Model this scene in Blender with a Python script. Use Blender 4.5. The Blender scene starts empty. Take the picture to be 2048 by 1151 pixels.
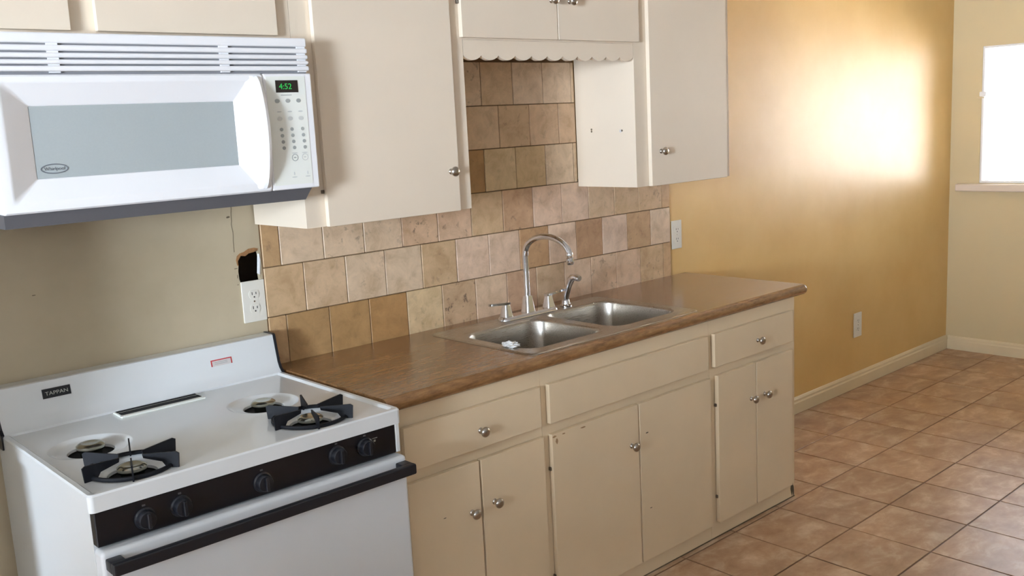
import bpy, bmesh, math, random
from mathutils import Vector, Matrix
random.seed(7)
S = bpy.context.scene
C = S.collection

# ------------------------------------------------------------------ camera
CAM = (-1.4016, -2.7077, 1.6047); YAW, PITCH, ROLL, FPX = 0.7323, -0.1686, -0.0514, 1927.4
d = Vector((math.cos(PITCH)*math.sin(YAW), math.cos(PITCH)*math.cos(YAW), math.sin(PITCH)))
r = Vector((math.cos(YAW), -math.sin(YAW), 0)); u = r.cross(d)
r2 = math.cos(ROLL)*r + math.sin(ROLL)*u; u2 = -math.sin(ROLL)*r + math.cos(ROLL)*u
cd = bpy.data.cameras.new('camera'); cam = bpy.data.objects.new('camera', cd); C.objects.link(cam)
cam.matrix_world = Matrix(((r2.x, u2.x, -d.x, CAM[0]), (r2.y, u2.y, -d.y, CAM[1]), (r2.z, u2.z, -d.z, CAM[2]), (0, 0, 0, 1)))
cd.sensor_fit = 'HORIZONTAL'; cd.sensor_width = 36; cd.lens = FPX/2048*36; cd.clip_start = .02
S.camera = cam

# ------------------------------------------------------------------ daylight
wd = bpy.data.worlds.new('world'); S.world = wd; wd.use_nodes = True
bg = wd.node_tree.nodes['Background']; bg.inputs[0].default_value = (0.88, 0.97, 1.12, 1); bg.inputs[1].default_value = 4.0
sd = bpy.data.lights.new('sun', 'SUN'); sun = bpy.data.objects.new('sun', sd); C.objects.link(sun)      # high sun outside, enters no window
sd.energy = 200.0; sd.angle = math.radians(.6); sd.color = (1.0, 0.98, 0.98)
sun.location = (9, -12, 12)
sun.rotation_euler = Vector((0.02, 0.62, -0.78)).to_track_quat('-Z', 'Y').to_euler()
V = S.view_settings
V.view_transform = 'Standard'; V.look = 'None'; V.gamma = 1; V.use_curve_mapping = False; V.exposure = 0.83

# room extents
XL, XR, YF, ZC = -6.6, 4.86, -5.0, 2.44
WIN1 = (-1.40, -0.183, 1.089, 1.925)      # right wall: y0,y1,z0,z1 (in view)
WIN2 = (-4.35, -2.35, 0.95, 2.2)       # left wall
def portal(loc, rot, sx, sy):
    l = bpy.data.lights.new('window_portal', 'AREA'); l.shape = 'RECTANGLE'; l.size = sx; l.size_y = sy
    l.cycles.is_portal = True
    o = bpy.data.objects.new('window_portal', l); C.objects.link(o); o.location = loc; o.rotation_euler = rot
H = math.pi/2
portal((XR+.16, (WIN1[0]+WIN1[1])/2, (WIN1[2]+WIN1[3])/2), Vector((-1, 0, 0)).to_track_quat('-Z', 'Z').to_euler(), WIN1[1]-WIN1[0], WIN1[3]-WIN1[2])
ld = bpy.data.lights.new('left_window_daylight', 'AREA'); ld.shape = 'RECTANGLE'; ld.size = WIN2[1]-WIN2[0]; ld.size_y = WIN2[3]-WIN2[2]
ld.energy = 690.0; ld.color = (0.82, 0.97, 1.16)
lo_ = bpy.data.objects.new('left_window_daylight', ld); C.objects.link(lo_); lo_.location = (XL-.14, (WIN2[0]+WIN2[1])/2, (WIN2[2]+WIN2[3])/2)
lo_.rotation_euler = Vector((1, 0, 0)).to_track_quat('-Z', 'Z').to_euler()

# ------------------------------------------------------------------ materials
def lin(c):
    return tuple(((v/255)/12.92 if v/255 <= .04045 else ((v/255+.055)/1.055)**2.4) for v in c) + (1,)
M = {}
def nodes(name):
    m = bpy.data.materials.new(name); m.use_nodes = True; nt = m.node_tree
    return m, nt, nt.nodes['Principled BSDF']
def N(nt, t, **kw):
    n = nt.nodes.new(t)
    for k, v in kw.items(): setattr(n, k, v)
    return n
def ramp(nt, src, stops):
    n = N(nt, 'ShaderNodeValToRGB'); e = n.color_ramp.elements
    while len(e) < len(stops): e.new(.5)
    for el, (p, c) in zip(e, stops): el.position = p; el.color = c
    nt.links.new(src, n.inputs[0]); return n
def noise(nt, vec, scale, detail=4, rough=.6, dist=0):
    n = N(nt, 'ShaderNodeTexNoise'); n.inputs['Scale'].default_value = scale; n.inputs['Detail'].default_value = detail
    n.inputs['Roughness'].default_value = rough; n.inputs['Distortion'].default_value = dist
    if vec is not None: nt.links.new(vec, n.inputs['Vector'])
    return n
def mixc(nt, a, b, fac, mode='MIX'):
    n = N(nt, 'ShaderNodeMix', data_type='RGBA', blend_type=mode)
    for sock, v in ((n.inputs[0], fac), (n.inputs[6], a), (n.inputs[7], b)):
        if hasattr(v, 'is_linked'): nt.links.new(v, sock)
        else: sock.default_value = v
    return n.outputs[2]
def bump(nt, p, h, strength, dist=.002):
    b = N(nt, 'ShaderNodeBump'); b.inputs['Strength'].default_value = strength; b.inputs['Distance'].default_value = dist
    nt.links.new(h, b.inputs['Height']); nt.links.new(b.outputs[0], p.inputs['Normal'])
def paint(name, rgb, rough=.45, var=.06, nscale=6, bumps=.15, bscale=140, metal=0, spec=.5, coat=0):
    m, nt, p = nodes(name); geo = N(nt, 'ShaderNodeNewGeometry'); c = lin(rgb)
    n = noise(nt, geo.outputs['Position'], nscale)
    rp = ramp(nt, n.outputs[0], [(.3, tuple(v*(1-var) for v in c[:3])+(1,)), (.7, c)])
    nt.links.new(rp.outputs[0], p.inputs['Base Color'])
    p.inputs['Roughness'].default_value = rough; p.inputs['Metallic'].default_value = metal
    p.inputs['Specular IOR Level'].default_value = spec; p.inputs['Coat Weight'].default_value = coat; p.inputs['Coat Roughness'].default_value = .15
    if bumps:
        n2 = noise(nt, geo.outputs['Position'], bscale, 3); bump(nt, p, n2.outputs[0], bumps, .001)
    M[name] = m; return m, nt, p
paint('cabinet_paint', (234, 217, 194), .38, .05, 3, .25, 60)
paint('cabinet_paint_warm_shade', (232, 209, 174), .4, .07, 3, .25, 60)  # copy of the cabinet paint, warm floor bounce on the base units put into colour
paint('cream_wall', (218, 197, 154), .42, .04, 2, .25, 90)
paint('ceiling_paint', (238, 236, 232), .8); paint('white_wall', (232, 230, 227), .6)
paint('trim_paint', (228, 208, 170), .35, .05)
paint('sill_paint', (230, 212, 192), .4, .03)
paint('window_white', (244, 240, 236), .4, .02)
paint('enamel', (228, 229, 227), .18, .02, 3, .0, coat=.5)
paint('oven_enamel', (218, 219, 219), .3, .02, 3, 0)
paint('microwave_white', (242, 240, 239), .32, .015, 3, 0)
paint('panel_cream', (238, 238, 228), .4, .02, 3, 0)
paint('button_grey', (168, 170, 165), .5, .02, 3, 0)
paint('print_grey', (205, 206, 200), .5, .02, 3, 0)
paint('glass_grey', (174, 180, 178), .22, .03, 200, 0)
paint('dark_grey', (88, 86, 88), .45, .04, 8, 0)
paint('slot_dark', (150, 148, 150), .6, .04, 8, 0)
paint('black_panel', (17, 17, 22), .28, .05, 8, 0)
paint('knob_black', (26, 27, 33), .35, .05, 8, 0)
paint('black_iron', (13, 15, 22), .55, .1, 30, .2, 200, spec=.35)
paint('black_hole', (3, 3, 3), .9, 0, 3, 0)
paint('outlet_white', (234, 228, 214), .35, .01, 3, 0)
paint('outlet_slot', (60, 55, 50), .6, .01, 3, 0)
paint('torn_paper', (176, 128, 82), .9, .4, 60, .8, 90)
paint('grime_or_recess', (112, 98, 78), .9, .3, 40, 0)
paint('chip_wood', (176, 138, 98), .8, .2, 60, 0)
paint('wood_stud', (60, 44, 30), .9, .3, 30, 0)
paint('nickel', (186, 178, 168), .27, .03, 10, 0, metal=1)
paint('chrome', (225, 226, 230), .07, .01, 10, 0, metal=1)
paint('hinge_dark', (110, 100, 88), .4, .2, 80, 0, metal=.7)
paint('burner_chrome', (178, 178, 168), .2, .03, 10, 0, metal=1)
paint('badge_black', (20, 22, 26), .3, .02, 10, 0)
paint('badge_text', (190, 190, 180), .35, .02, 10, 0)
paint('emblem_grey', (112, 116, 120), .35, .02, 10, 0)
paint('sticker_red', (205, 62, 62), .5, .15, 90, 0)
paint('sticker_pale', (214, 205, 200), .5, .05, 90, 0)
paint('paper_white', (240, 238, 234), .8, .1, 90, .6, 120)
paint('grout', (120, 92, 62), .9, .25, 50, .3, 300)
paint('paving', (222, 217, 210), .9, .1, 3, 0); paint('garden_wall', (238, 236, 236), .9, .05, 3, 0)
paint('screen_dark', (46, 38, 34), .25, .02, 10, 0)

m, nt, p = nodes('display_green'); p.inputs['Base Color'].default_value = lin((20, 90, 40))
p.inputs['Emission Color'].default_value = lin((40, 190, 80)); p.inputs['Emission Strength'].default_value = .55; M['display_green'] = m

# brushed steel
m, nt, p = nodes('steel'); geo = N(nt, 'ShaderNodeNewGeometry'); mp = N(nt, 'ShaderNodeMapping'); mp.inputs['Scale'].default_value = (6, 200, 200)
nt.links.new(geo.outputs['Position'], mp.inputs[0]); n = noise(nt, mp.outputs[0], 3, 3)
rp = ramp(nt, n.outputs[0], [(.3, (.24, .24, .24, 1)), (.7, (.36, .36, .36, 1))]); nt.links.new(rp.outputs[0], p.inputs['Roughness'])
p.inputs['Base Color'].default_value = lin((190, 184, 174)); p.inputs['Metallic'].default_value = 1; M['steel'] = m

# back wall: beige behind the stove, golden semi-gloss further right
m, nt, p = nodes('back_wall_paint'); geo = N(nt, 'ShaderNodeNewGeometry'); sx = N(nt, 'ShaderNodeSeparateXYZ'); nt.links.new(geo.outputs['Position'], sx.inputs[0])
gt = N(nt, 'ShaderNodeMath', operation='GREATER_THAN'); gt.inputs[1].default_value = 1.0; nt.links.new(sx.outputs[0], gt.inputs[0])
n1 = noise(nt, geo.outputs['Position'], 2.2, 5)
be = ramp(nt, n1.outputs[0], [(.35, lin((186, 170, 140))), (.65, lin((202, 186, 156)))])
go = ramp(nt, n1.outputs[0], [(.35, lin((216, 176, 106))), (.65, lin((224, 186, 118)))])
nt.links.new(mixc(nt, be.outputs[0], go.outputs[0], gt.outputs[0]), p.inputs['Base Color'])
p.inputs['Roughness'].default_value = .5; p.inputs['Specular IOR Level'].default_value = .7; p.inputs['Coat Weight'].default_value = .11; p.inputs['Coat Roughness'].default_value = .2
n2 = noise(nt, geo.outputs['Position'], 70, 3); bump(nt, p, n2.outputs[0], .12, .001); M['back_wall_paint'] = m

# laminate countertop: mottled brown, glossy
m, nt, p = nodes('laminate'); geo = N(nt, 'ShaderNodeNewGeometry'); mp = N(nt, 'ShaderNodeMapping'); mp.inputs['Scale'].default_value = (.34, 1.7, 1.7)
nt.links.new(geo.outputs['Position'], mp.inputs[0])
n1 = noise(nt, mp.outputs[0], 9, 8, .65, .8); n2 = noise(nt, mp.outputs[0], 70, 6, .7)
c1 = ramp(nt, n1.outputs[0], [(.3, lin((100, 66, 41))), (.5, lin((134, 95, 61))), (.72, lin((162, 124, 86)))])
c2 = ramp(nt, n2.outputs[0], [(.35, lin((112, 78, 46))), (.65, lin((188, 140, 86)))])
nt.links.new(mixc(nt, c1.outputs[0], c2.outputs[0], .4), p.inputs['Base Color'])
p.inputs['Roughness'].default_value = .2; bump(nt, p, n2.outputs[0], .04, .001); p.inputs['Coat Weight'].default_value = .35; p.inputs['Coat Roughness'].default_value = .16; M['laminate'] = m

# travertine wall tile: per-tile tone in the object colour, amount of dark pitting in its alpha
m, nt, p = nodes('travertine'); geo = N(nt, 'ShaderNodeNewGeometry'); oi = N(nt, 'ShaderNodeObjectInfo')
ad = N(nt, 'ShaderNodeVectorMath', operation='ADD'); sc = N(nt, 'ShaderNodeVectorMath', operation='SCALE')
cmb = N(nt, 'ShaderNodeCombineXYZ'); [nt.links.new(oi.outputs['Random'], cmb.inputs[i]) for i in range(3)]
nt.links.new(cmb.outputs[0], sc.inputs[0]); sc.inputs['Scale'].default_value = 37
nt.links.new(geo.outputs['Position'], ad.inputs[0]); nt.links.new(sc.outputs[0], ad.inputs[1])
n1 = noise(nt, ad.outputs[0], 17, 8, .68, .5); n2 = noise(nt, ad.outputs[0], 30, 5, .65, .4)
v1 = ramp(nt, n1.outputs[0], [(.28, (.74, .69, .62, 1)), (.5, (.97, .96, .95, 1)), (.72, (1.14, 1.14, 1.14, 1))])
col = mixc(nt, oi.outputs['Color'], v1.outputs[0], 1.0, 'MULTIPLY')
sp = ramp(nt, n2.outputs[0], [(.575, (0, 0, 0, 1)), (.68, (1, 1, 1, 1))])
mu = N(nt, 'ShaderNodeMath', operation='MULTIPLY'); nt.links.new(sp.outputs[0], mu.inputs[0]); nt.links.new(oi.outputs['Alpha'], mu.inputs[1])
nt.links.new(mixc(nt, col, lin((92, 70, 54)), mu.outputs[0]), p.inputs['Base Color'])
p.inputs['Roughness'].default_value = .5; n3 = noise(nt, ad.outputs[0], 120, 4); bump(nt, p, n3.outputs[0], .25, .001); M['travertine'] = m

# floor tile: cloudy terracotta beige, semi-gloss
def floor_tile_nodes(nt, vec):
    mp = N(nt, 'ShaderNodeMapping'); mp.inputs['Scale'].default_value = (1.0, 1.5, 1); nt.links.new(vec, mp.inputs[0])
    n1 = noise(nt, mp.outputs[0], 7.5, 8, .62, .35); n2 = noise(nt, mp.outputs[0], 2.2, 3, .5, .5)
    a = ramp(nt, n1.outputs[0], [(.30, lin((160, 122, 88))), (.52, lin((184, 149, 116))), (.72, lin((214, 190, 162)))])
    b = ramp(nt, n2.outputs[0], [(.35, (.86, .84, .82, 1)), (.65, (1.08, 1.06, 1.05, 1))])
    return mixc(nt, a.outputs[0], b.outputs[0], 1.0, 'MULTIPLY'), n1
m, nt, p = nodes('floor_tile'); geo = N(nt, 'ShaderNodeNewGeometry'); oi = N(nt, 'ShaderNodeObjectInfo')
ad = N(nt, 'ShaderNodeVectorMath', operation='ADD'); sc = N(nt, 'ShaderNodeVectorMath', operation='SCALE'); cmb = N(nt, 'ShaderNodeCombineXYZ')
[nt.links.new(oi.outputs['Random'], cmb.inputs[i]) for i in range(2)]
nt.links.new(cmb.outputs[0], sc.inputs[0]); sc.inputs['Scale'].default_value = 53
nt.links.new(geo.outputs['Position'], ad.inputs[0]); nt.links.new(sc.outputs[0], ad.inputs[1])
c_, n_ = floor_tile_nodes(nt, ad.outputs[0]); nt.links.new(c_, p.inputs['Base Color']); p.inputs['Roughness'].default_value = .34
bump(nt, p, n_.outputs[0], .15, .002); M['floor_tile'] = m
FT, FX0, FY0 = .3115, 1.566, -.632
m, nt, p = nodes('floor_base'); geo = N(nt, 'ShaderNodeNewGeometry')
c_, n_ = floor_tile_nodes(nt, geo.outputs['Position'])
mp = N(nt, 'ShaderNodeMapping'); mp.inputs['Location'].default_value = (-(FX0-20*FT), -(FY0-20*FT), 0); nt.links.new(geo.outputs['Position'], mp.inputs[0])
br = N(nt, 'ShaderNodeTexBrick'); br.offset = 0; br.squash = 1
for k, v in (('Scale', 1), ('Mortar Size', .004), ('Brick Width', FT), ('Row Height', FT), ('Mortar Smooth', 0)): br.inputs[k].default_value = v
nt.links.new(mp.outputs[0], br.inputs['Vector'])
nt.links.new(mixc(nt, c_, lin((118, 84, 58)), br.outputs['Fac']), p.inputs['Base Color']); p.inputs['Roughness'].default_value = .45; M['floor_base'] = m

# window glass
m = bpy.data.materials.new('window_glass'); m.use_nodes = True; nt = m.node_tree; nt.nodes.remove(nt.nodes['Principled BSDF'])
out = nt.nodes['Material Output']; t = N(nt, 'ShaderNodeBsdfTransparent'); g = N(nt, 'ShaderNodeBsdfGlossy'); g.inputs['Roughness'].default_value = .02
f = N(nt, 'ShaderNodeFresnel'); f.inputs[0].default_value = 1.45; mx = N(nt, 'ShaderNodeMixShader')
nt.links.new(f.outputs[0], mx.inputs[0]); nt.links.new(t.outputs[0], mx.inputs[1]); nt.links.new(g.outputs[0], mx.inputs[2]); nt.links.new(mx.outputs[0], out.inputs[0]); M['window_glass'] = m

# ------------------------------------------------------------------ mesh helpers (everything in world metres)
class B:
    def __init__(s): s.bm = bmesh.new()
    def _merge(s, b):
        me = bpy.data.meshes.new('t'); b.to_mesh(me); b.free(); s.bm.from_mesh(me); bpy.data.meshes.remove(me)
    def box(s, x0, x1, y0, y1, z0, z1, bev=0, seg=1):
        b = bmesh.new(); bmesh.ops.create_cube(b, size=1)
        for v in b.verts: v.co = Vector(((x0+x1)/2+v.co.x*(x1-x0), (y0+y1)/2+v.co.y*(y1-y0), (z0+z1)/2+v.co.z*(z1-z0)))
        if bev: bmesh.ops.bevel(b, geom=b.edges[:], offset=bev, segments=seg, affect='EDGES', profile=.5)
        s._merge(b); return s
    def loft(s, loops, cap0=True, cap1=True):
        bm = s.bm; vs = [[bm.verts.new(p) for p in L] for L in loops]; n = len(loops[0])
        for a, b in zip(vs, vs[1:]):
            for i in range(n):
                bm.faces.new((a[i], a[(i+1) % n], b[(i+1) % n], b[i]))
        if cap0: bm.faces.new(vs[0][::-1])
        if cap1: bm.faces.new(vs[-1])
        return s
    def lathe(s, prof, c, axis=(0, 0, 1), seg=24, cap0=True, cap1=True):
        q = Vector((0, 0, 1)).rotation_difference(Vector(axis).normalized()); c = Vector(c); L = []
        for rr, h in prof:
            L.append([c + q @ Vector((rr*math.cos(2*math.pi*i/seg), rr*math.sin(2*math.pi*i/seg), h)) for i in range(seg)])
        return s.loft(L, cap0, cap1)
    def tube(s, pts, rad, seg=12, sq=False):
        pts = [Vector(q) for q in pts]; L = []; up = None
        for i, q in enumerate(pts):
            t = (pts[min(i+1, len(pts)-1)]-pts[max(i-1, 0)]).normalized()
            if up is None: up = t.orthogonal().normalized()
            up = (up - t*up.dot(t)).normalized(); w = t.cross(up); rr = rad[i] if isinstance(rad, (list, tuple)) else rad
            L.append([q + rr*(math.cos(2*math.pi*k/seg)*up + math.sin(2*math.pi*k/seg)*w) for k in range(seg)])
        return s.loft(L)
    def prism(s, poly, axis, a, b):
        """poly: 2D points in the two other axes in x,y,z order, extruded along axis from a to b"""
        def mk(q, v): return (v, q[0], q[1]) if axis == 'x' else (q[0], v, q[1]) if axis == 'y' else (q[0], q[1], v)
        return s.loft([[mk(q, a) for q in poly], [mk(q, b) for q in poly]])
    def bevel(s, off, seg=2, ang=.6):
        es = [e for e in s.bm.edges if len(e.link_faces) == 2 and e.calc_face_angle(0) > ang]
        bmesh.ops.bevel(s.bm, geom=es, offset=off, segments=seg, affect='EDGES', profile=.5); return s
WO = {}
def base_of(o):
    v = Vector((0, 0, 0))
    while o: v += o.location; o = o.parent
    return v
def link(name, me, parent=None, loc=None):
    o = bpy.data.objects.new(name, me); C.objects.link(o)
    if parent: o.parent = parent
    if loc is not None: o.location = Vector(loc) - (base_of(parent) if parent else Vector())
    return o
def build(name, b, mat, parent=None, origin=None, smooth=True, recalc=True):
    bm = b.bm
    if recalc: bmesh.ops.recalc_face_normals(bm, faces=bm.faces[:])
    off = base_of(parent) if parent else Vector(origin or (0, 0, 0))
    for v in bm.verts: v.co -= off
    me = bpy.data.meshes.new(name); bm.to_mesh(me); bm.free(); me.materials.append(M[mat])
    if smooth:
        me.polygons.foreach_set('use_smooth', [True]*len(me.polygons)); me.set_sharp_from_angle(angle=math.radians(35))
    o = bpy.data.objects.new(name, me); C.objects.link(o); o.location = (0, 0, 0) if parent else off
    if parent: o.parent = parent
    if smooth:
        wn = o.modifiers.new('weighted_normals', 'WEIGHTED_NORMAL'); wn.weight = 100; wn.keep_sharp = True
    return o
def tag(o, label=None, cat=None, group=None, kind=None):
    for k, v in (('label', label), ('category', cat), ('group', group), ('kind', kind)):
        if v: o[k] = v
    return o
def thing(name, label, cat, loc, group=None):
    o = bpy.data.objects.new(name, None); C.objects.link(o); o.location = loc; o.empty_display_size = .05
    return tag(o, label, cat, group)
def box(name, a, mat, parent=None, bev=0, seg=1, **k): return build(name, B().box(*a, bev=bev, seg=seg), mat, parent, **k)
def text(name, body, size, mat, parent, loc, rot=(H, 0, 0), ext=.0004, sx=1.0):
    cu = bpy.data.curves.new(name, 'FONT'); cu.body = body; cu.size = size; cu.extrude = ext; cu.align_x = 'CENTER'; cu.align_y = 'CENTER'
    t = bpy.data.objects.new(name, cu); me = bpy.data.meshes.new_from_object(t); bpy.data.objects.remove(t); me.name = name
    if not me.materials: me.materials.append(M[mat])
    else: me.materials[0] = M[mat]
    o = bpy.data.objects.new(name, me); C.objects.link(o); o.parent = parent
    o.location = Vector(loc)-base_of(parent); o.rotation_euler = rot; o.scale = (sx, 1, 1); return o
def rrect(x0, x1, y0, y1, r, z, n=6):
    P = []
    for cx, cy, a0 in ((x1-r, y1-r, 0), (x0+r, y1-r, 90), (x0+r, y0+r, 180), (x1-r, y0+r, 270)):
        for i in range(n+1):
            a = math.radians(a0+90*i/n); P.append((cx+r*math.cos(a), cy+r*math.sin(a), z))
    return P
def ring(bm, lo): return [bm.verts.new(q) for q in lo]
def loop_edges(bm, vs): return [bm.edges.new((vs[i], vs[(i+1) % len(vs)])) for i in range(len(vs))]

# ------------------------------------------------------------------ room shell
def structure(o, label=None): return tag(o, label, kind='structure')
floor = structure(box('floor', (XL-.15, XR+.15, YF-.15, .15, -.1, -.003), 'floor_base'), 'tiled floor in terracotta beige squares with brown grout')
tcache = {}
def floor_tile(x0, x1, y0, y1):
    key = (round(x1-x0, 4), round(y1-y0, 4))
    if key not in tcache:
        b = B().box(-key[0]/2, key[0]/2, -key[1]/2, key[1]/2, -.003, 0, .0012); me = bpy.data.meshes.new('floor_tile'); b.bm.to_mesh(me); b.bm.free()
        me.materials.append(M['floor_tile']); tcache[key] = me
    link('floor_tile', tcache[key], floor, ((x0+x1)/2, (y0+y1)/2, random.uniform(-.0006, .0004)))
G = .0028
for i in range(-4, 11):
    for j in range(-5, 3):
        x0, x1 = FX0+i*FT, FX0+(i+1)*FT; y0, y1 = FY0+j*FT, FY0+(j+1)*FT
        x1 = min(x1, XR-.014); y1 = min(y1, -.014)
        if x1-x0 < .03 or y1-y0 < .03: continue
        if x1 < 2.02 and y0 > -.60: continue
        if x0 < 2.02 and y1 > -.606 and x1 < 2.3 and y0 > -.606: continue
        floor_tile(x0+G, x1-G, y0+G, y1-G)
structure(box('ceiling', (XL-.15, XR+.15, YF-.15, .15, ZC, ZC+.1), 'ceiling_paint'), 'flat off-white ceiling above the kitchen')

# back wall with the ragged hole beside the stove outlet
b = B(); bm = b.bm
hole = [(-.079, 1.206), (-.0765, 1.222), (-.078, 1.236), (-.072, 1.244), (-.067, 1.252), (-.052, 1.249), (-.04, 1.256), (-.022, 1.258), (-.010, 1.262), (-.006, 1.25),
        (-.004, 1.232), (-.007, 1.21), (-.010, 1.185), (-.008, 1.16), (-.07, 1.155), (-.078, 1.18)]
outer = [(XL-.15, -.1), (XR+.15, -.1), (XR+.15, ZC+.1), (XL-.15, ZC+.1)]
v1 = ring(bm, [(x, 0, z) for x, z in outer]); v2 = ring(bm, [(x, 0, z) for x, z in hole])
bmesh.ops.triangle_fill(bm, edges=loop_edges(bm, v1)+loop_edges(bm, v2), use_beauty=True)
v3 = ring(bm, [(x, .014, z) for x, z in hole]); n = len(hole)
for i in range(n): bm.faces.new((v2[i], v2[(i+1) % n], v3[(i+1) % n], v3[i]))
v4 = ring(bm, [(x, .15, z) for x, z in outer])
for i in range(4): bm.faces.new((v1[i], v1[(i+1) % 4], v4[(i+1) % 4], v4[i]))
bm.faces.new(v4)
wall_back = structure(build('wall_back', b, 'back_wall_paint', smooth=False), 'long back wall, beige behind the range and golden yellow beyond the cabinets')
cav = B(); cav.box(-.2, .12, .1, .11, 1.05, 1.4); cav.box(-.21, -.2, .0145, .11, 1.05, 1.4); cav.box(.12, .13, .0145, .11, 1.05, 1.4); cav.box(-.21, .13, .0145, .11, 1.4, 1.41); cav.box(-.21, .13, .0145, .11, 1.04, 1.05)
build('wall_cavity', cav, 'wood_stud', wall_back, smooth=False)
# torn paper edge above the hole
b = B(); top_in = [(-.0765, 1.222), (-.078, 1.236), (-.072, 1.244), (-.067, 1.252), (-.052, 1.249), (-.04, 1.256), (-.022, 1.258), (-.010, 1.262)]
top_out = [(-.081, 1.224), (-.083, 1.240), (-.079, 1.252), (-.070, 1.259), (-.056, 1.262), (-.04, 1.270), (-.020, 1.271), (-.008, 1.267)]
poly = top_out+top_in[::-1]; b.prism(poly, 'y', -.0015, .004); build('torn_drywall_edge', b, 'torn_paper', wall_back, smooth=False)
b = B(); b.prism([(-.006, 1.25), (-.0035, 1.232), (-.006, 1.21), (-.009, 1.186), (-.013, 1.19), (-.010, 1.215), (-.008, 1.235)], 'y', -.002, .01); build('torn_drywall_edge', b, 'paper_white', wall_back, smooth=False)
# hairline cracks and nail marks
b = B(); zs = [1.265+.012*i for i in range(15)]; xs = [-.084+random.uniform(-.0025, .0025) for _ in zs]
b.prism([(x-.0009, z) for x, z in zip(xs, zs)]+[(x+.0007, z) for x, z in list(zip(xs, zs))[::-1]], 'y', -.0004, .001); build('wall_crack', b, 'grime_or_recess', wall_back, smooth=False)
for x, z, w, h in ((-.66, 1.2235, .010, .0022), (-.095, 1.372, .012, .006), (-.086, 1.215, .012, .0022), (-.084, 1.165, .006, .002), (-.083, 1.19, .002, .012)):
    b = B(); b.prism([(x-w/2, z-h*.3), (x-w*.1, z-h/2), (x+w/2, z-h*.2), (x+w*.4, z+h/2), (x-w*.3, z+h*.4)], 'y', -.0004, .001); build('wall_scuff', b, 'grime_or_recess', wall_back, smooth=False)

def wall_x(name, X0, X1, win, mat, label):
    y0, y1, z0, z1 = win; b = B()
    b.box(X0, X1, YF-.15, 0 if X0 > 0 else 0, -.1, z0); b.box(X0, X1, YF-.15, 0, z1, ZC+.1); b.box(X0, X1, YF-.15, y0, z0, z1); b.box(X0, X1, y1, 0, z0, z1)
    return structure(build(name, b, mat, smooth=False), label)
wall_x('wall_right', XR, XR+.15, WIN1, 'cream_wall', 'cream end wall with the bright window')
wall_x('wall_left', XL-.15, XL, WIN2, 'white_wall', 'off-white wall with a window beside the range')
structure(box('wall_front', (XL, XR, YF-.15, YF, -.1, ZC+.1), 'white_wall'), 'off-white wall facing the cabinets')
structure(box('wall_shade_stub', (-1.31, -1.19, -.43, 0, 0, ZC), 'white_wall'), 'short off-white wall stub added out of view to shade the wall behind the range')  # added out of view, throws shade on the wall behind the range
structure(box('wall_shade_half', (-3.2, -3.08, YF, -1.62, 0, 1.25), 'white_wall'), 'off-white half wall added out of view to shade the base cabinets and range front')  # added out of view, keeps left window light off the lower fronts
# outside the end window: sunlit pale paving and a low pale garden wall
structure(box('ground_outside', (XR+.16, 26, -16, 8, -.2, -.12), 'paving'), 'pale sunlit paving outside the end window')
gw = B(); c0, dv, nv = Vector((12, -3, 0)), Vector((.66, -.75, 0)), Vector((-.75, -.66, 0))
gw.loft([[tuple(c0+dv*t+nv*k+Vector((0, 0, z))) for k, z in ((0, -.12), (.0, 1.95), (-.2, 1.95), (-.2, -.12))] for t in (-9, 9)])
structure(build('wall_garden', gw, 'garden_wall', smooth=False), 'low pale garden wall in the sun outside the end window')

def window(n, P, sill, label):
    """P(a,b,c0,c1..) maps wall coordinates; a along wall, z up, t into the wall thickness"""
    a0, a1, z0, z1, mk = P
    root = thing('window_%d' % n, label, None, mk(a0, 0, z0)); root['kind'] = 'structure'
    def bx(aa, ab, ta, tb, za, zb, bev=.002):
        p, q = mk(aa, ta, za), mk(ab, tb, zb); lo = [min(i, j) for i, j in zip(p, q)]; hi = [max(i, j) for i, j in zip(p, q)]
        return B().box(lo[0], hi[0], lo[1], hi[1], lo[2], hi[2], bev=bev)
    w = .013
    for aa, ab, za, zb in ((a0, a0+w, z0, z1), (a1-w, a1, z0, z1), (a0+w, a1-w, z0, z0+w), (a0+w, a1-w, z1-w, z1)):
        build('window_frame', bx(aa, ab, .003, .05, za, zb), 'window_white', root)
    build('pane', bx(a0+w, a1-w, .024, .028, z0+w, z1-w, 0), 'window_glass', root)
    if sill:
        build('window_sill', bx(a0-.13, a1+.125, -.062, -.0005, z0-.05, z0-.004, .006), 'sill_paint', root)
    return root, bx
w1, bx1 = window(1, (WIN1[0], WIN1[1], WIN1[2], WIN1[3], lambda a, t, z: (XR+t, a, z)), True, 'white window in the end wall, blown out by daylight, with a deep sill')
build('sash_latch', bx1(WIN1[1]-.03, WIN1[1]+.010, -.012, .003, 1.622, 1.652, .004), 'window_white', w1)
build('sash_latch', bx1(WIN1[1]-.02, WIN1[1]+.028, -.010, -.0003, 1.612, 1.618, .002), 'trim_paint', w1)
window(2, (WIN2[0], WIN2[1], WIN2[2], WIN2[3], lambda a, t, z: (XL-t, a, z)), False, 'white framed window in the wall beside the range')

# baseboards: profile with a stepped cap
prof = [(0, 0), (-.016, 0), (-.016, .058), (-.012, .066), (-.012, .076), (-.006, .086), (0, .088)]
b = B(); b.prism([(y, z) for y, z in prof], 'x', 2.03, XR); structure(build('baseboard_back', b, 'trim_paint', smooth=False), 'painted baseboard along the golden wall')
b = B(); b.loft([[(XR+y, Y, z) for y, z in prof] for Y in (YF, -.017)]); structure(build('baseboard_right', b, 'trim_paint', smooth=False), 'painted baseboard under the bright window')

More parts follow.
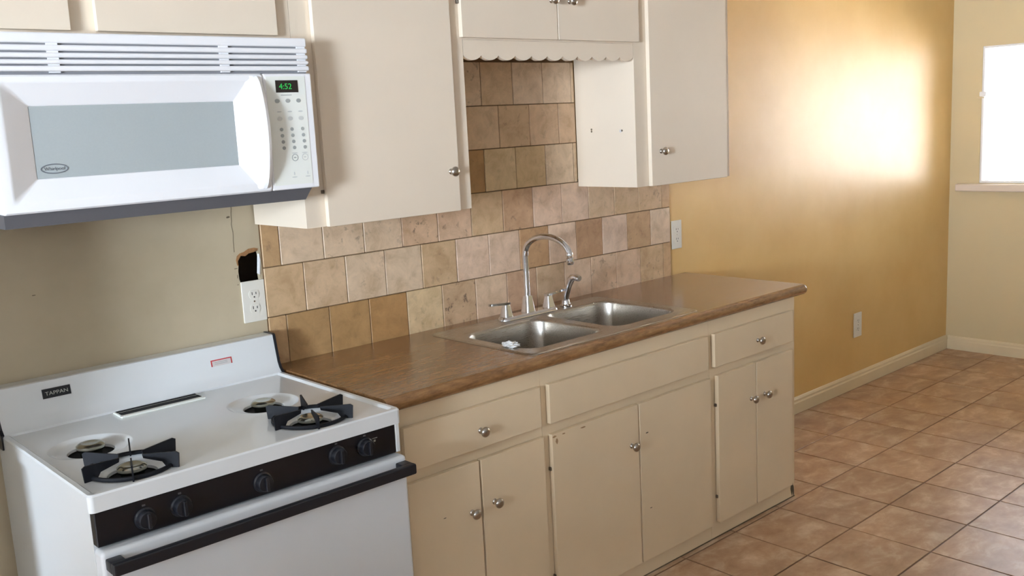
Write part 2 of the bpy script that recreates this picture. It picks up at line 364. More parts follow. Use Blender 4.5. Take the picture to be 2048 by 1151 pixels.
# ------------------------------------------------------------------ tiled backsplash
P_, ZT, X_END = .1561, .893, 1.99
splash = build('tile_backsplash', B().box(0, X_END, -.004, 0, ZT, 1.372).box(.59, 1.41, -.004, 0, 1.372, 1.868), 'grout', wall_back)
splash['label'] = 'tumbled travertine tile backsplash in running bond behind the sink'
pal = [(214, 184, 148), (206, 174, 134), (220, 194, 162), (212, 180, 146), (200, 164, 122), (222, 196, 166), (216, 184, 152)]
wcache = {}
def wall_tile(x0, x1, z0, z1, tone, spots):
    key = (round(x1-x0, 4), round(z1-z0, 4))
    if key not in wcache:
        b = B().box(-key[0]/2, key[0]/2, -.006, 0, -key[1]/2, key[1]/2, .0016); me = bpy.data.meshes.new('wall_tile'); b.bm.to_mesh(me); b.bm.free()
        me.materials.append(M['travertine']); wcache[key] = me
    o = link('wall_tile', wcache[key], splash, ((x0+x1)/2, -.0042-random.uniform(0, .0012), (z0+z1)/2)); o.rotation_euler = (random.uniform(-.004, .004), 0, random.uniform(-.004, .004))
    c = lin(tone); o.color = (c[0], c[1], c[2], spots)
rows = {1: .0625, 2: -.0185, 3: .0615, 4: -.0165, 5: .064, 6: -.0145}
# tone and pitting of tiles read off the photograph: (row, index of joint to its left)
special = {(1, 3): ((218, 190, 148), .25), (1, 4): ((200, 168, 132), 1.0), (1, 5): ((218, 188, 156), .1), (1, 6): ((196, 160, 128), .2), (1, 7): ((204, 174, 140), .3), (1, 8): ((218, 188, 158), 0),
           (1, 2): ((180, 138, 88), .15), (1, 1): ((178, 140, 92), .15), (1, 0): ((176, 140, 94), .1), (2, 5): ((224, 194, 166), .15), (2, 6): ((222, 192, 164), .1), (2, 7): ((190, 150, 108), .3),
           (2, 8): ((226, 196, 168), .1), (2, 9): ((192, 152, 114), .2), (2, 10): ((224, 196, 170), .1), (3, 3): ((212, 178, 144), .95), (3, 4): ((216, 182, 150), .6), (3, 6): ((198, 160, 124), .6),
           (3, 7): ((220, 188, 160), .2), (3, 8): ((220, 190, 162), .1), (4, 5): ((176, 136, 86), .2), (4, 6): ((210, 182, 140), .2), (4, 7): ((204, 174, 130), .2), (5, 6): ((202, 170, 132), .35)}
for row, xo in rows.items():
    z0, z1 = ZT+(row-1)*P_, ZT+row*P_
    xa, xb = (0, X_END) if row <= 3 else (.592, 1.408)
    k = 0; x = xo
    while x < X_END+.01:
        a, c = max(x, xa), min(x+P_, xb)
        if k == 0 and x > xa: 
            if x-xa > .012: wall_tile(xa+.0012, x-.0012, z0+.0013, z1-.0013, (196, 160, 116), .4)
        if c-a > .014:
            tone, sp = special.get((row, k), (random.choice(pal), random.choice((0, .1, .2, .3, .5))))
            wall_tile(a+.0012, c-.0012, z0+.0013, z1-.0013, tone, sp)
        x += P_; k += 1

# ------------------------------------------------------------------ cabinet hardware
def lathe_mesh(name, prof, mat, seg=20):
    b = B().lathe(prof, (0, 0, 0), (0, -1, 0), seg); bmesh.ops.recalc_face_normals(b.bm, faces=b.bm.faces[:]); me = bpy.data.meshes.new(name); b.bm.to_mesh(me); b.bm.free(); me.materials.append(M[mat])
    me.polygons.foreach_set('use_smooth', [True]*len(me.polygons)); me.set_sharp_from_angle(angle=math.radians(50)); return me
knob_me = lathe_mesh('knob', [(.009, 0), (.009, .002), (.0065, .004), (.0058, .011), (.008, .015), (.0135, .018), (.0155, .0215), (.0155, .024), (.0125, .0285), (.006, .0305)], 'nickel')
def knob(parent, x, y, z): return link('knob', knob_me, parent, (x, y, z))
def hinge(parent, x, y, z): return build('hinge', B().box(x-.003, x+.003, y-.005, y+.005, z-.006, z+.006, .0015), 'hinge_dark', parent)
def chip(parent, x, y, z, w, h, mat='chip_wood', name='paint_chip'):
    P = [(x+w/2*math.cos(a)*random.uniform(.6, 1), z+h/2*math.sin(a)*random.uniform(.6, 1)) for a in [i*math.pi/4 for i in range(8)]]
    return build(name, B().prism(P, 'y', y-.0005, y+.001), mat, parent, smooth=False)
def carcass(root, x0, x1, yb, yf, z0, z1, top=True, mat='cabinet_paint'):
    t = .016; b = B()
    b.box(x0, x0+t, yf, yb, z0, z1); b.box(x1-t, x1, yf, yb, z0, z1); b.box(x0+t, x1-t, yb-.006, yb, z0, z1); b.box(x0+t, x1-t, yf, yb-.006, z0, z0+t)
    if top: b.box(x0+t, x1-t, yf, yb-.006, z1-t, z1)
    return build('body', b, mat, root, smooth=False)
def face_frame(root, x0, x1, z0, z1, yb, yf, opens, mat='cabinet_paint'):
    """front frame with rectangular openings (x0,x1,z0,z1), split into strips"""
    b = B(); xs = sorted({x0, x1} | {o[0] for o in opens} | {o[1] for o in opens}); zs = sorted({z0, z1} | {o[2] for o in opens} | {o[3] for o in opens})
    cell = lambda i, j: not any(o[0] <= (xs[i]+xs[i+1])/2 <= o[1] and o[2] <= (zs[j]+zs[j+1])/2 <= o[3] for o in opens)
    bm = b.bm; vc = {}
    def v(i, j, y):
        if (i, j, y) not in vc: vc[(i, j, y)] = bm.verts.new((xs[i], y, zs[j]))
        return vc[(i, j, y)]
    nx, nz = len(xs)-1, len(zs)-1
    for i in range(nx):
        for j in range(nz):
            if not cell(i, j): continue
            bm.faces.new((v(i, j, yf), v(i+1, j, yf), v(i+1, j+1, yf), v(i, j+1, yf))); bm.faces.new((v(i, j, yb), v(i, j+1, yb), v(i+1, j+1, yb), v(i+1, j, yb)))
            for di, dj, e in ((-1, 0, ((i, j), (i, j+1))), (1, 0, ((i+1, j), (i+1, j+1))), (0, -1, ((i, j), (i+1, j))), (0, 1, ((i, j+1), (i+1, j+1)))):
                a, c = i+di, j+dj
                if a < 0 or c < 0 or a >= nx or c >= nz or not cell(a, c):
                    (p, q), (s, t) = e; bm.faces.new((v(p, q, yf), v(s, t, yf), v(s, t, yb), v(p, q, yb)))
    return build('face_frame', b, mat, root, smooth=False)
def panel(name, root, x0, x1, z0, z1, y, th=.018, mat='cabinet_paint'): return build(name, B().box(x0, x1, y, y+th, z0, z1, .0025, 2), mat, root)

# ------------------------------------------------------------------ base cabinets
YFF, YD = -.609, -.6285
ZTOP = .8553
def base_cab(label, x0, x1, drawers, doors, wide=True):
    root = thing('base_cabinet', label, 'cabinet', ((x0+x1)/2, -.3, 0), 'base cabinets under the countertop')
    carcass(root, x0, x1, -.003, YFF+.018, .0, ZTOP, top=False, mat='cabinet_paint_warm_shade')
    op = [(a+.012, c-.012, .6925, .795) for a, c, *_ in drawers] + [(min(q[0] for q in doors)+.012, max(q[1] for q in doors)-.012, .08, .632)]
    face_frame(root, x0, x1, 0, ZTOP, YFF+.018, YFF, op, mat='cabinet_paint_warm_shade')
    for a, c, kx in drawers:
        dr = panel('drawer_front', root, a, c, .678, .805, YD, mat='cabinet_paint_warm_shade')
        if kx: knob(dr, kx, YD, .731)
    for a, c, kx, kz, hx in doors:
        do = panel('door', root, a, c, .066, .643, YD, mat='cabinet_paint_warm_shade')
        if kx: knob(do, kx, YD, kz)
        for hz in (.53, .17):
            if hx: hinge(do, hx, YFF-.008, hz)
    build('toe_grime', B().box(x0+.0, x1-.0, YFF-.0012, YFF, 0, .004), 'grime_or_recess', root)
    return root
c1 = base_cab('cream painted base cabinet right beside the range, one drawer over two doors', .002, .5795, [(.046, .563, .3165)],
              [(.046, .304, .2664, .495, .041), (.3115, .570, .3545, .502, None)])
c2 = base_cab('cream painted sink base cabinet with long blank drawer panel and chipped doors', .5805, 1.4445, [(.600, 1.418, None)],
              [(.6045, 1.0165, .977, .506, .600), (1.0235, 1.4275, None, 0, None)])
c3 = base_cab('cream painted base cabinet at the open end of the counter, beside the golden wall', 1.4455, 2.025, [(1.457, 1.986, 1.733)],
              [(1.4745, 1.7205, 1.686, .507, 1.470), (1.7255, 1.9805, 1.7785, .506, None)])
ch = [o for o in c2.children if o.name.startswith('door')]
for a in ((.624, .617, .012, .022), (.614, .634, .02, .008), (.655, .634, .02, .005), (.745, .632, .03, .006)): chip(ch[0], a[0], YD, a[1], a[2], a[3])
chip(ch[1], 1.06, YD, .532, .018, .005, 'grime_or_recess', 'scuff_or_toe_cut'); chip(ch[1], 1.07, YD, .255, .014, .004, 'grime_or_recess', 'scuff_or_toe_cut')
ch = [o for o in c1.children if o.name.startswith('door')]
chip(ch[0], .167, YD, .51, .013, .003, 'grime_or_recess', 'scuff_or_toe_cut')
chip(c3, 2.005, YFF, .04, .025, .07, 'grime_or_recess', 'scuff_or_toe_cut'); chip(c3, 2.016, YFF, .025, .014, .05, 'hinge_dark', 'scuff_or_toe_cut')  # flat dark patches painted for the shaded toe cut at the corner

# ------------------------------------------------------------------ countertop with cutout
ZCT = .898
b = B(); bm = b.bm; ox0, ox1, oy0, oy1 = -.004, 2.104, -.6345, -.0125; hx0, hx1, hy0, hy1 = .592, 1.384, -.575, -.105
ZB_, RN, RC = ZTOP+.0007, (ZCT-ZTOP-.0007)/2, .03
def ct_loop(ins, z):
    P = [(ox0, oy1, z), (ox0, oy0+ins, z)]
    P += [(ox1-RC+(RC-ins)*math.cos(a), oy0+RC+(RC-ins)*math.sin(a), z) for a in [math.radians(-90+90*i/6) for i in range(7)]]
    return ring(bm, P+[(ox1-ins, oy1, z)])
loops = [ct_loop(RN*(1-math.cos(t)), ZB_+RN+RN*math.sin(t)) for t in [math.radians(-90+180*i/12) for i in range(13)]]; n = len(loops[0])
for A, Bq in zip(loops, loops[1:]):
    for i in range(n): bm.faces.new((A[i], A[(i+1) % n], Bq[(i+1) % n], Bq[i]))
cut = []
for L_, z in ((loops[0], ZB_), (loops[-1], ZCT)):
    h_ = ring(bm, [(hx0, hy0, z), (hx1, hy0, z), (hx1, hy1, z), (hx0, hy1, z)]); cut.append(h_)
    bmesh.ops.triangle_fill(bm, edges=[bm.edges.get((L_[i], L_[(i+1) % n])) for i in range(n)]+loop_edges(bm, h_), use_beauty=True)
for i in range(4): bm.faces.new((cut[0][i], cut[0][(i+1) % 4], cut[1][(i+1) % 4], cut[1][i]))
ct = build('countertop', b, 'laminate', origin=(1.05, -.32, ZTOP)); tag(ct, 'brown mottled laminate countertop with a rounded front edge over the base cabinets', 'countertop')

# ------------------------------------------------------------------ sink
sink = thing('kitchen_sink', 'stainless steel double-bowl drop-in sink set into the brown countertop', 'sink', (.99, -.34, ZCT))
ZR = ZCT+.0035
bowls = [(.606, .972, -.545, -.195), (1.012, 1.372, -.545, -.165)]
b = B(); bm = b.bm
L0 = ring(bm, rrect(.563, 1.412, -.600, -.083, .028, ZCT+.0004)); L1 = ring(bm, rrect(.564, 1.411, -.599, -.084, .028, ZCT+.002)); L2 = ring(bm, rrect(.569, 1.406, -.594, -.089, .026, ZR+.001)); L3 = ring(bm, rrect(.577, 1.398, -.586, -.097, .022, ZR))
n = len(L0)
for A, Bq in ((L0, L1), (L1, L2), (L2, L3)):
    for i in range(n): bm.faces.new((A[i], A[(i+1) % n], Bq[(i+1) % n], Bq[i]))
eds = [bm.edges.get((L3[i], L3[(i+1) % n])) for i in range(n)]
for (x0, x1, y0, y1) in bowls: eds += loop_edges(bm, ring(bm, rrect(x0, x1, y0, y1, .065, ZR, 10)))
bmesh.ops.triangle_fill(bm, edges=eds, use_beauty=True)
build('rim', b, 'steel', sink)
for (x0, x1, y0, y1) in bowls:
    b = B(); L = []
    for ins, dz, rr in ((0, 0, .065), (.002, -.001, .064), (.005, -.004, .063), (.007, -.010, .062), (.010, -.05, .06), (.014, -.10, .058), (.018, -.135, .056), (.024, -.152, .052), (.036, -.163, .045), (.06, -.168, .04), (.11, -.171, .03)):
        L.append(rrect(x0+ins, x1-ins, y0+ins, y1-ins, rr, ZR+dz, 10))
    b.loft(L, cap0=False); bo = build('bowl', b, 'steel', sink, recalc=False)
    bo.data.flip_normals()
    cx, cy = (x0+x1)/2, (y0+y1)/2
    build('drain', B().lathe([(.044, 0), (.042, .003), (.034, .002), (.032, -.004), (.012, -.004), (.010, .004), (.004, .006)], (cx, cy, ZR-.1702), seg=24), 'chrome', bo)
# crumpled scrap on the rim
b = B(); bmesh.ops.create_icosphere(b.bm, subdivisions=3, radius=1)
for v in b.bm.verts:
    k = 1+.45*math.sin(7*v.co.x+3*v.co.y)*math.cos(6*v.co.y+5*v.co.z)
    v.co = Vector((v.co.x*.021*k, v.co.y*.03*k, max(v.co.z*.008*k, -.0065))) + Vector((.606, -.455, ZR+.007))
tag(build('paper_scrap', b, 'paper_white', origin=(.606, -.455, ZR)), 'crumpled white scrap lying on the edge of the sink bowl', 'scrap')

# ------------------------------------------------------------------ faucet and sprayer
ZF = ZR+.0008; FY = -.128
fa = thing('kitchen_faucet', 'chrome gooseneck faucet with two lever handles on the sink deck', 'faucet', (.995, FY, ZF))
build('base_plate', B().loft([rrect(.852, 1.134, FY-.028, FY+.028, .026, ZF), rrect(.853, 1.133, FY-.027, FY+.027, .025, ZF+.006), rrect(.858, 1.128, FY-.022, FY+.022, .02, ZF+.012)]), 'chrome', fa)
def taper(cx, cy, z0, z1, w0, w1): return B().loft([rrect(cx-w0, cx+w0, cy-w0, cy+w0, w0*.35, z0, 3), rrect(cx-w0*.98, cx+w0*.98, cy-w0*.98, cy+w0*.98, w0*.35, z0+.004, 3), rrect(cx-w1, cx+w1, cy-w1, cy+w1, w1*.4, z1, 3)])
build('spout_collar', taper(.993, FY, ZF+.012, .975, .021, .0135), 'chrome', fa)
pts = [(.992, FY, .97+.03*i) for i in range(6)]; zb = 1.128; R_, Hh = .112, .072
for i in range(1, 19):
    a = math.pi*i/20*1.03; pts.append((.992+.006*(i/18), FY-R_+R_*math.cos(a), zb+Hh*math.sin(a)**.9))
build('spout', B().tube(pts, .0112, 16), 'chrome', fa)
e = Vector(pts[-1]); build('aerator', B().lathe([(.0105, 0), (.0125, .004), (.0135, .012), (.0115, .02), (.0145, .024), (.0145, .036), (.0115, .044), (.009, .046)], (e.x, e.y+.001, e.z+.004), (0, -.10, -1), 20), 'chrome', fa)
for cx, sgn in ((.884, -1), (1.100, 1)):
    hd = build('handle', taper(cx, FY, ZF+.012, .958, .019, .0115), 'chrome', fa)
    lb = B(); lb.loft([[(cx+sgn*(x-.006), FY+yy*wd, .962+z+.006*(x/.085)) for yy, z in ((-1, -.004), (1, -.004), (1, .004), (-1, .004))] for x, wd in ((-.008, .010), (.01, .0125), (.05, .010), (.082, .007), (.088, .004))]); lb.bevel(.0015, 2)
    build('lever', lb, 'chrome', hd)
sp = thing('side_sprayer', 'chrome pull-out side sprayer standing in the sink deck beside the faucet', 'sprayer', (1.185, -.135, ZR))
build('base', B().lathe([(.024, 0), (.024, .006), (.018, .011), (.016, .024), (.0135, .028)], (1.185, -.135, ZF), seg=20), 'chrome', sp)
build('handle', B().tube([(1.185, -.135, .925), (1.186, -.138, .945), (1.187, -.145, .965), (1.188, -.153, .985), (1.189, -.160, 1.0), (1.190, -.166, 1.010)], [.011, .0135, .0125, .012, .013, .013], 14), 'chrome', sp)
build('spray_head', B().tube([(1.189, -.155, 1.006), (1.190, -.17, 1.016), (1.191, -.185, 1.019), (1.192, -.203, 1.016), (1.192, -.208, 1.015)], [.011, .014, .0135, .012, .010], 14), 'chrome', sp)

# ------------------------------------------------------------------ upper cabinets
UF, UD, ZB, ZU = -.319, -.3375, 1.343, 2.16
def upper(label, x0, x1, z0, opens, doors, cx=None):
    root = thing('wall_cabinet', label, 'cabinet', ((x0+x1)/2, -.16, z0), 'upper wall cabinets')
    carcass(root, x0, x1, -.0125, UF+.018, z0, ZU); face_frame(root, x0, x1, z0, ZU, UF+.018, UF, opens)
    L = []
    for a, c, za, kx, kz, hx in doors:
        do = panel('door', root, a, c, za, ZU-.03, UD); L.append(do)
        if kx: knob(do, kx, UD, kz)
        if hx: hinge(do, hx, UF-.008, za+.09)
    return root, L
u0, _ = upper('cream painted cabinet above the white microwave', -1.12, -.0165, 1.8585, [(-1.05, -.61, 1.90, 2.12), (-.52, -.075, 1.90, 2.12)],
              [(-1.065, -.595, 1.868, None, 0, None), (-.536, -.0625, 1.868, None, 0, None)])
u1, L = upper('tall cream painted wall cabinet with one door between the microwave and the sink', -.0155, .5895, ZB, [(.06, .515, 1.37, 2.12)], [(.0465, .531, ZB-.001, .4985, 1.467, None)])
build('hinge', B().box(.038, .0445, UF-.01, UF, 1.437, 1.447, .001), 'hinge_dark', L[0]); build('hinge', B().box(.038, .0445, UF-.01, UF, 2.04, 2.05, .001), 'hinge_dark', L[0])
u2, L = upper('short cream painted two-door cabinet with scalloped valance above the sink', .5905, 1.4075, 1.872, [(.61, 1.39, 1.90, 2.12)],
              [(.577, .999, 1.877, .972, 2.005, None), (1.003, 1.424, 1.877, 1.060, 2.005, None)])
hinge(L[0], .572, UF-.006, 1.985)
n_s, zt, zl, zh = 11, 1.8715, 1.809, 1.824; Pv = []
for k in range(n_s):
    for i in range(9):
        t = i/9; Pv.append((.5915+(.8150)*(k+t)/n_s, zh-(zh-zl)*math.sin(math.pi*t)**.75))
Pv.append((1.4065, zh)); poly = Pv+[(1.4065, zt), (.5915, zt)]
build('valance', B().prism(poly, 'y', UF, UF+.018), 'cabinet_paint', u2, smooth=False)
u3, L = upper('tall cream painted wall cabinet with one door beside the golden wall', 1.4085, 2.002, ZB, [(1.49, 1.95, 1.37, 2.12)], [(1.477, 1.9625, ZB-.001, 1.533, 1.472, None)])
for yy, zz in ((-.095, 1.566), (-.095, 1.558), (-.252, 1.5575)):
    build('screw_hole', B().lathe([(.004, 0), (.004, .0008)], (1.4085, yy, zz), (-1, 0, 0), 10), 'grime_or_recess', u3)
build('screw_hole', B().lathe([(.006, 0), (.006, .0008)], (1.4085, -.245, 1.556), (-1, 0, 0), 10), 'sticker_pale', u3)

# ------------------------------------------------------------------ microwave
mx0, mx1, mz0, mz1, my = -.809, -.0105, 1.4615, 1.8565, -.40
mw = thing('microwave', 'white over-the-range microwave with vent grille and grey window above the gas range', 'microwave', (-.41, -.2, 1.43))
box('body', (mx0+.004, mx1-.004, -.372, -.004, mz0, mz1-.002), 'microwave_white', mw, .004)
b = B(); b.prism([(-.805, 1.4305), (-.052, 1.4305), (-.03, 1.461), (-.805, 1.461)], 'y', -.388, -.02); build('base', b, 'dark_grey', mw, smooth=False)
box('grille_backing', (mx0+.004, mx1-.006, -.385, -.372, 1.7655, 1.856), 'slot_dark', mw)
for za, zb_, yy in ((1.8335, 1.8565, -.394), (1.8165, 1.8295, -.397), (1.8015, 1.8125, -.399), (1.7875, 1.7975, -.400), (1.7715, 1.7835, -.401)):
    box('vent_slat', (mx0, mx1-.003, yy, -.3845, za, zb_), 'microwave_white', mw, .0045, 3)
for xv in (-.66, -.25, -.03):
    box('vent_rib', (xv-.012, xv+.012, -.391, -.3855, 1.7685, 1.836), 'microwave_white', mw)
# door: sloped picture frame around a recessed window
dx0, dx1, dz0, dz1 = mx0, -.1535, mz0, 1.7645; wx0, wx1, wz0, wz1 = -.7225, -.231, 1.535, 1.697
def rl(x0, x1, z0, z1, y, rr=.006): return [(q[0], y, q[1]) for q in rrect(x0, x1, z0, z1, rr, 0, 4)]
b = B(); bm = b.bm
Ls = [rl(dx0, dx1, dz0, dz1, -.373), rl(dx0, dx1, dz0, dz1, -.396), rl(dx0+.004, dx1-.004, dz0+.004, dz1-.004, -.401), rl(dx0+.022, dx1-.034, dz0+.02, dz1-.014, -.402, .008), rl(dx0+.030, dx1-.042, dz0+.027, dz1-.020, -.400, .01),
      rl(wx0-.002, wx1+.002, wz0-.002, wz1+.002, -.3775, .003), rl(wx0, wx1, wz0, wz1, -.3755, .003), rl(wx0, wx1, wz0, wz1, -.374, .003)]
b.loft(Ls, False, True); door = build('door', b, 'microwave_white', mw)
win = box('window', (wx0+.0005, wx1-.0005, -.3762, -.3742, wz0+.0005, wz1-.0005), 'glass_grey', door)
# bowed handle
b = B(); n = 20; loops = []
for i in range(n+1):
    t = i/n; z = 1.470+t*.288; bow = math.sin(math.pi*t)**.6; y1 = -.403-.034*bow
    w = .010+.006*bow; xc = -.176
    loops.append([(xc-.026-.01*bow, -.399, z), (xc-.010, -.403-.016*bow, z), (xc-w*.3, y1+.003, z), (xc+.004, y1, z), (xc+w*.8, y1+.003, z), (xc+w+.002, y1+.012*bow+.002, z), (xc+w+.003, -.399, z)])
b.loft(loops); build('handle', b, 'microwave_white', door)
# oval emblem
em = B(); cx, cz = -.683, 1.5565; a, c = .0305, .0115; L = []
for ra, rc, y in ((a, c, -.3764), (a, c, -.377), (a-.003, c-.0026, -.377), (a-.003, c-.0026, -.3764)): L.append([(cx+ra*math.cos(2*math.pi*i/32), y, cz+rc*math.sin(2*math.pi*i/32)) for i in range(32)])
em.loft(L+[L[0]], False, False); emb = build('oval_emblem', em, 'emblem_grey', door)
text('emblem_lettering', 'Whirlpool', .011, 'emblem_grey', door, (cx, -.3766, cz), ext=.0003)
# control panel
cp = build('control_panel', B().box(-.1525, mx1, -.3985, -.373, mz0, 1.7645, .004, 3), 'microwave_white', mw)
box('keypad', (-.146, -.0315, -.3995, -.3984, 1.474, 1.757), 'panel_cream', cp)
ds = box('display', (-.1195, -.0535, -.4003, -.3994, 1.7155, 1.747), 'screen_dark', cp)
text('display_digits', '4:52', .021, 'display_green', cp, (-.091, -.4006, 1.7305), ext=.0002, sx=1.05)
def pad(x, z, rx, rz, mat='button_grey'):
    return build('button', B().prism([(x+rx*math.cos(2*math.pi*i/12), z+rz*math.sin(2*math.pi*i/12)) for i in range(12)], 'y', -.4001, -.3994), mat, cp, smooth=False)
box('printed_line', (-.106, -.074, -.3998, -.3994, 1.708, 1.7098), 'button_grey', cp)
for i, x in enumerate((-.118, -.087, -.055)):
    pad(x, 1.694, .0072, .0055, 'button_grey'); pad(x+.003, 1.666, .007, .0018, 'print_grey'); pad(x+.003, 1.648, .0075, .0055, 'print_grey')
    for k in range(4):
        if True: pad(x+.005+.001*k, 1.620-.0162*k, .0052, .0048)
for x, mt in ((-.080, 'button_grey'), (-.050, 'print_grey')):
    L = []
    for rr, y in ((.0095, -.3994), (.0095, -.4001), (.0078, -.4001), (.0078, -.3994)): L.append([(x+rr*math.cos(2*math.pi*i/20), y, 1.545+rr*math.sin(2*math.pi*i/20)) for i in range(20)])
    build('button', B().loft(L+[L[0]], False, False), mt, cp); pad(x, 1.545, .004, .0016, mt); pad(x, 1.557, .009, .0012, 'print_grey')
for x in (-.086, -.046):
    pad(x, 1.503, .0015, .005, 'print_grey'); pad(x, 1.4935, .008, .0014, 'print_grey')

# ------------------------------------------------------------------ gas range
gx0, gx1, gy0, gy1, gz = -.805, -.0165, -.7125, -.02, .8955
rg = thing('gas_range', 'white freestanding gas range with black control panel beside the base cabinets', 'range', (-.41, -.36, 0))
b = B(); b.box(gx0+.008, gx0+.02, gy0+.03, gy1, .03, .856); b.box(gx1-.02, gx1-.008, gy0+.03, gy1, .03, .856); b.box(gx0+.02, gx1-.02, gy1-.02, gy1, .03, .856); b.box(gx0+.02, gx1-.02, gy0+.05, gy1-.02, .03, .06)
for x in (gx0+.05, gx1-.05):
    for y in (gy0+.09, gy1-.06): b.box(x-.02, x+.02, y-.02, y+.02, 0, .03)
build('body', b, 'enamel', rg, smooth=False)
# cooktop sheet with four burner openings and a raised lip round the edge
zt_ = gz-.006; BUR = [(-.6655, -.585, 1), (-.2085, -.585, 1), (-.6735, -.345, 0), (-.2155, -.350, 0)]
b = B(); bm = b.bm
def rr3(ins, z, rr=.012): return rrect(gx0+ins, gx1-ins, gy0+ins, -.075-ins*.0, rr, z, 4)
A0 = ring(bm, rr3(0, .8568)); A1 = ring(bm, rr3(0, gz-.004)); A2 = ring(bm, rr3(.003, gz)); A3 = ring(bm, rr3(.013, gz)); A4 = ring(bm, rr3(.020, zt_, .01)); n = len(A0)
for P, Q in ((A0, A1), (A1, A2), (A2, A3), (A3, A4)):
    for i in range(n): bm.faces.new((P[i], P[(i+1) % n], Q[(i+1) % n], Q[i]))
eds = [bm.edges.get((A4[i], A4[(i+1) % n])) for i in range(n)]; lips = []
for cx, cy, fr in BUR:
    vs = ring(bm, [(cx+.098*math.cos(2*math.pi*i/40), cy+.098*math.sin(2*math.pi*i/40), zt_) for i in range(40)]); eds += loop_edges(bm, vs); lips.append((vs, cx, cy))
bmesh.ops.triangle_fill(bm, edges=eds, use_beauty=True)
for vs, cx, cy in lips:
    prev = vs
    for rr, dz in ((.094, -.001), (.088, -.005), (.080, -.009), (.058, -.0115), (.054, -.0135), (.053, -.020)):
        cur = ring(bm, [(cx+rr*math.cos(2*math.pi*i/40), cy+rr*math.sin(2*math.pi*i/40), zt_+dz) for i in range(40)])
        for i in range(40): bm.faces.new((prev[i], prev[(i+1) % 40], cur[(i+1) % 40], cur[i]))
        prev = cur
build('cooktop', b, 'enamel', rg)
build('cooktop_underside', B().box(gx0+.022, gx1-.022, gy0+.03, -.08, .862, .8655), 'black_hole', rg)
fing_az = math.atan2(.735, 2.11)
for cx, cy, fr in BUR:
    bu = build('burner', B().lathe([(.024, -.030), (.026, -.012), (.031, -.008), (.0335, -.003), (.033, .003), (.028, .007), (.022, .0085), (.018, .0078), (.006, .007)], (cx, cy, zt_), seg=28), 'burner_chrome', rg)
    if fr:
        g_ = build('grate', B().tube([(cx+.093*math.cos(2*math.pi*i/36), cy+.093*math.sin(2*math.pi*i/36), zt_+.0052) for i in range(37)], .0052, 8), 'black_iron', rg)
        for k in range(6):
            az = fing_az+k*math.pi/3; dx, dy = math.sin(az), math.cos(az); w = .0018
            prof_ = [(.028, .031), (.108, .037), (.115, .033), (.112, .0005), (.084, .0005), (.074, .014), (.030, .022)]
            lp = lambda s_: [(cx+dx*q+s_*w*dy, cy+dy*q-s_*w*dx, zt_+h) for q, h in prof_]
            build('grate_finger', B().loft([lp(-1), lp(1)]), 'black_iron', g_, smooth=False)
# backguard: curved front rising from the cooktop
pf = [(-.012, .87), (-.012, 1.0075), (-.060, 1.0085), (-.0655, 1.0055), (-.0755, .955), (-.082, .925), (-.090, .908), (-.102, .8955), (-.102, .87)]
bgd = B(); bgd.prism(pf, 'x', gx0+.004, gx1-.004); back = build('backguard', bgd, 'enamel', rg)
pf2 = [(-.010, .86), (-.010, 1.0095), (-.0605, 1.0105), (-.068, 1.007), (-.078, .9555), (-.0845, .9255), (-.0925, .909), (-.105, .897), (-.105, .86)]
for xa, xb in ((gx1-.004, gx1+.004), (gx0-.004, gx0+.004)): build('end_cap', B().prism(pf2, 'x', xa, xb), 'knob_black', back, smooth=False)
tl = math.atan2(.010, .0505)
def on_guard(z): return -.0655-(1.0055-z)*.010/.0505
def tilted(name, x0, x1, z0, z1, th, mat, parent):
    P = [(on_guard(z0)-th, z0), (on_guard(z1)-th, z1), (on_guard(z1)+.002, z1), (on_guard(z0)+.002, z0)]
    return build(name, B().prism(P, 'x', x0, x1), mat, parent, smooth=False)
bd = tilted('badge', -.692, -.6215, .9615, .9855, .003, 'badge_black', back)
text('badge_lettering', 'TAPPAN', .0135, 'badge_text', bd, (-.6565, on_guard(.973)-.0032, .973), rot=(H-tl, 0, 0), ext=.0003, sx=1.15)
tilted('sticker_bar', -.229, -.1635, .9655, .9685, .0005, 'sticker_red', back); tilted('sticker_side', -.229, -.2255, .950, .9655, .0005, 'sticker_red', back); tilted('sticker_side', -.167, -.1635, .950, .9655, .0005, 'sticker_red', back)
st = tilted('sticker', -.2255, -.167, .950, .9655, .0003, 'sticker_pale', back)
for z in (.9605, .956): tilted('sticker_print', -.218, -.178, z-.0007, z+.0007, .0005, 'button_grey', st)
# oven vent between the rear burners
vt = box('oven_vent', (-.535, -.300, -.178, -.114, zt_, zt_+.0055), 'panel_cream', rg, .002)
box('vent_slot', (-.529, -.305, -.1315, -.1165, zt_+.005, zt_+.0062), 'black_hole', vt); box('vent_slot', (-.529, -.305, -.163, -.1365, zt_+.005, zt_+.0062), 'black_hole', vt)
for x in (-.531, -.304):
    build('vent_screw', B().lathe([(.005, 0), (.004, .002), (.001, .003)], (x, -.172, zt_+.0055), seg=12), 'chrome', vt)
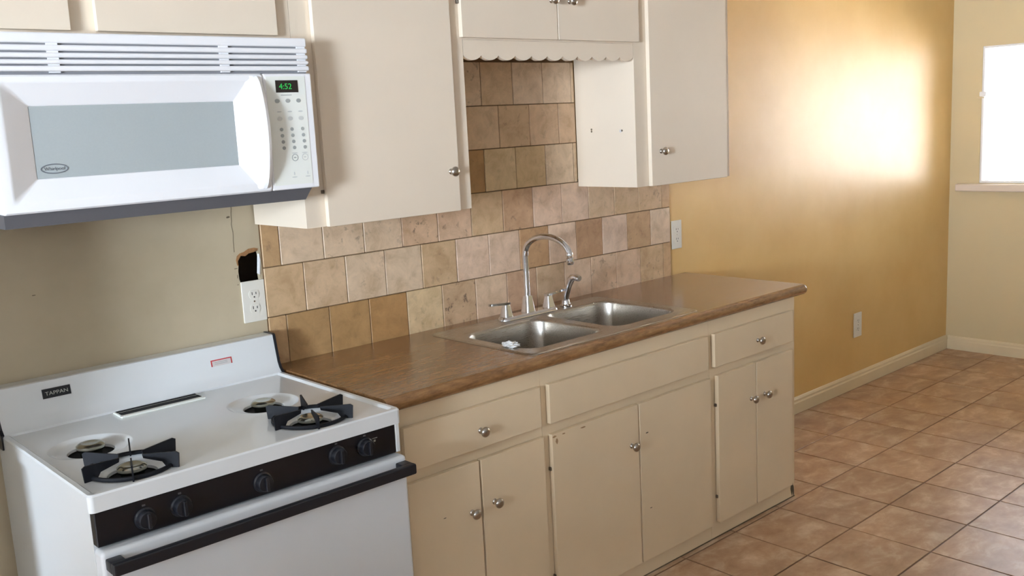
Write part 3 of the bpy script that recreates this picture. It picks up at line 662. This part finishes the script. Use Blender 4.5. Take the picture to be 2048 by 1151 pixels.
# control panel, knobs
cpn = box('control_panel', (gx0+.008, gx1-.020, gy0+.004, gy0+.03, .7795, .8560), 'black_panel', rg, .002)
box('side_trim', (gx1-.0195, gx1-.006, gy0+.004, gy0+.03, .7795, .8560), 'enamel', rg, .002)
kme = lathe_mesh('knob', [(.024, 0), (.024, .003), (.0205, .005), (.019, .018), (.0175, .0205), (.008, .021)], 'knob_black', 28)
for x, z in ((-.694, .813), (-.614, .8155), (-.417, .812), (-.2135, .8215), (-.1305, .8205)):
    k = link('knob', kme, cpn, (x, gy0+.004, z)); box('pointer', (x-.004, x+.004, gy0-.025, gy0-.015, z-.017, z+.017), 'knob_black', k, .0015)
    box('knob_mark', (x-.0035, x+.0035, gy0+.0034, gy0+.0042, z+.027, z+.031), 'dark_grey', cpn)
box('knob_mark', (-.1085, -.0925, gy0+.0034, gy0+.0042, .8345, .836), 'button_grey', cpn); box('knob_mark', (-.104, -.098, gy0+.0034, gy0+.0042, .826, .831), 'button_grey', cpn)
# oven door, handle, drawer
od = build('oven_door', B().box(gx0+.006, gx1-.004, gy0-.018, gy0+.03, .235, .7745, .011, 4), 'oven_enamel', rg)
hb = B(); hb.box(gx0+.012, gx1-.008, gy0-.066, gy0-.046, .7345, .7625, .005, 2); hb.box(gx0+.012, gx0+.045, gy0-.05, gy0-.016, .7355, .7615, .004, 2); hb.box(gx1-.041, gx1-.008, gy0-.05, gy0-.016, .7355, .7615, .004, 2)
build('door_handle', hb, 'knob_black', od)
build('storage_drawer', B().box(gx0+.006, gx1-.004, gy0-.012, gy0+.03, .07, .228, .008, 3), 'oven_enamel', rg)

# ------------------------------------------------------------------ wall outlets
def outlet(label, x0, x1, z0, z1, gfci=False):
    root = thing('wall_outlet', label, 'outlet', ((x0+x1)/2, 0, z0), 'wall outlets')
    w = x1-x0; h = z1-z0; cx, cz = (x0+x1)/2, (z0+z1)/2
    pl = build('cover_plate', B().box(x0, x1, -.0065, 0, z0, z1, .003, 2), 'outlet_white', root)
    for s in (-1, 1):
        zc = cz+s*h*.17
        rc = build('receptacle', B().prism([(cx+(.0168*math.cos(a)), zc+max(-.0125, min(.0125, .0168*math.sin(a)))) for a in [2*math.pi*i/24 for i in range(24)]], 'y', -.0082, -.0060), 'outlet_white', root, smooth=False)
        for sx_, hh in ((-.0065, .009), (.0065, .007)): box('slot', (cx+sx_-.0012, cx+sx_+.0012, -.0086, -.0080, zc-hh/2+.003, zc+hh/2+.003), 'outlet_slot', rc)
        build('slot', B().lathe([(.0026, 0), (.0026, .0005)], (cx, -.0081, zc-.008), (0, -1, 0), 10), 'outlet_slot', rc)
    build('screw', B().lathe([(.003, 0), (.0025, .001)], (cx, -.0064, cz), (0, -1, 0), 10), 'nickel', root)
    return root
outlet('white outlet beneath the ragged hole in the wall, next to the tiles', -.0775, .0, 1.0435, 1.172)
outlet('white outlet just past the end of the tiles, above the countertop', 2.006, 2.076, 1.012, 1.140)
outlet('white outlet low on the golden wall above the baseboard', 3.640, 3.728, .296, .437)
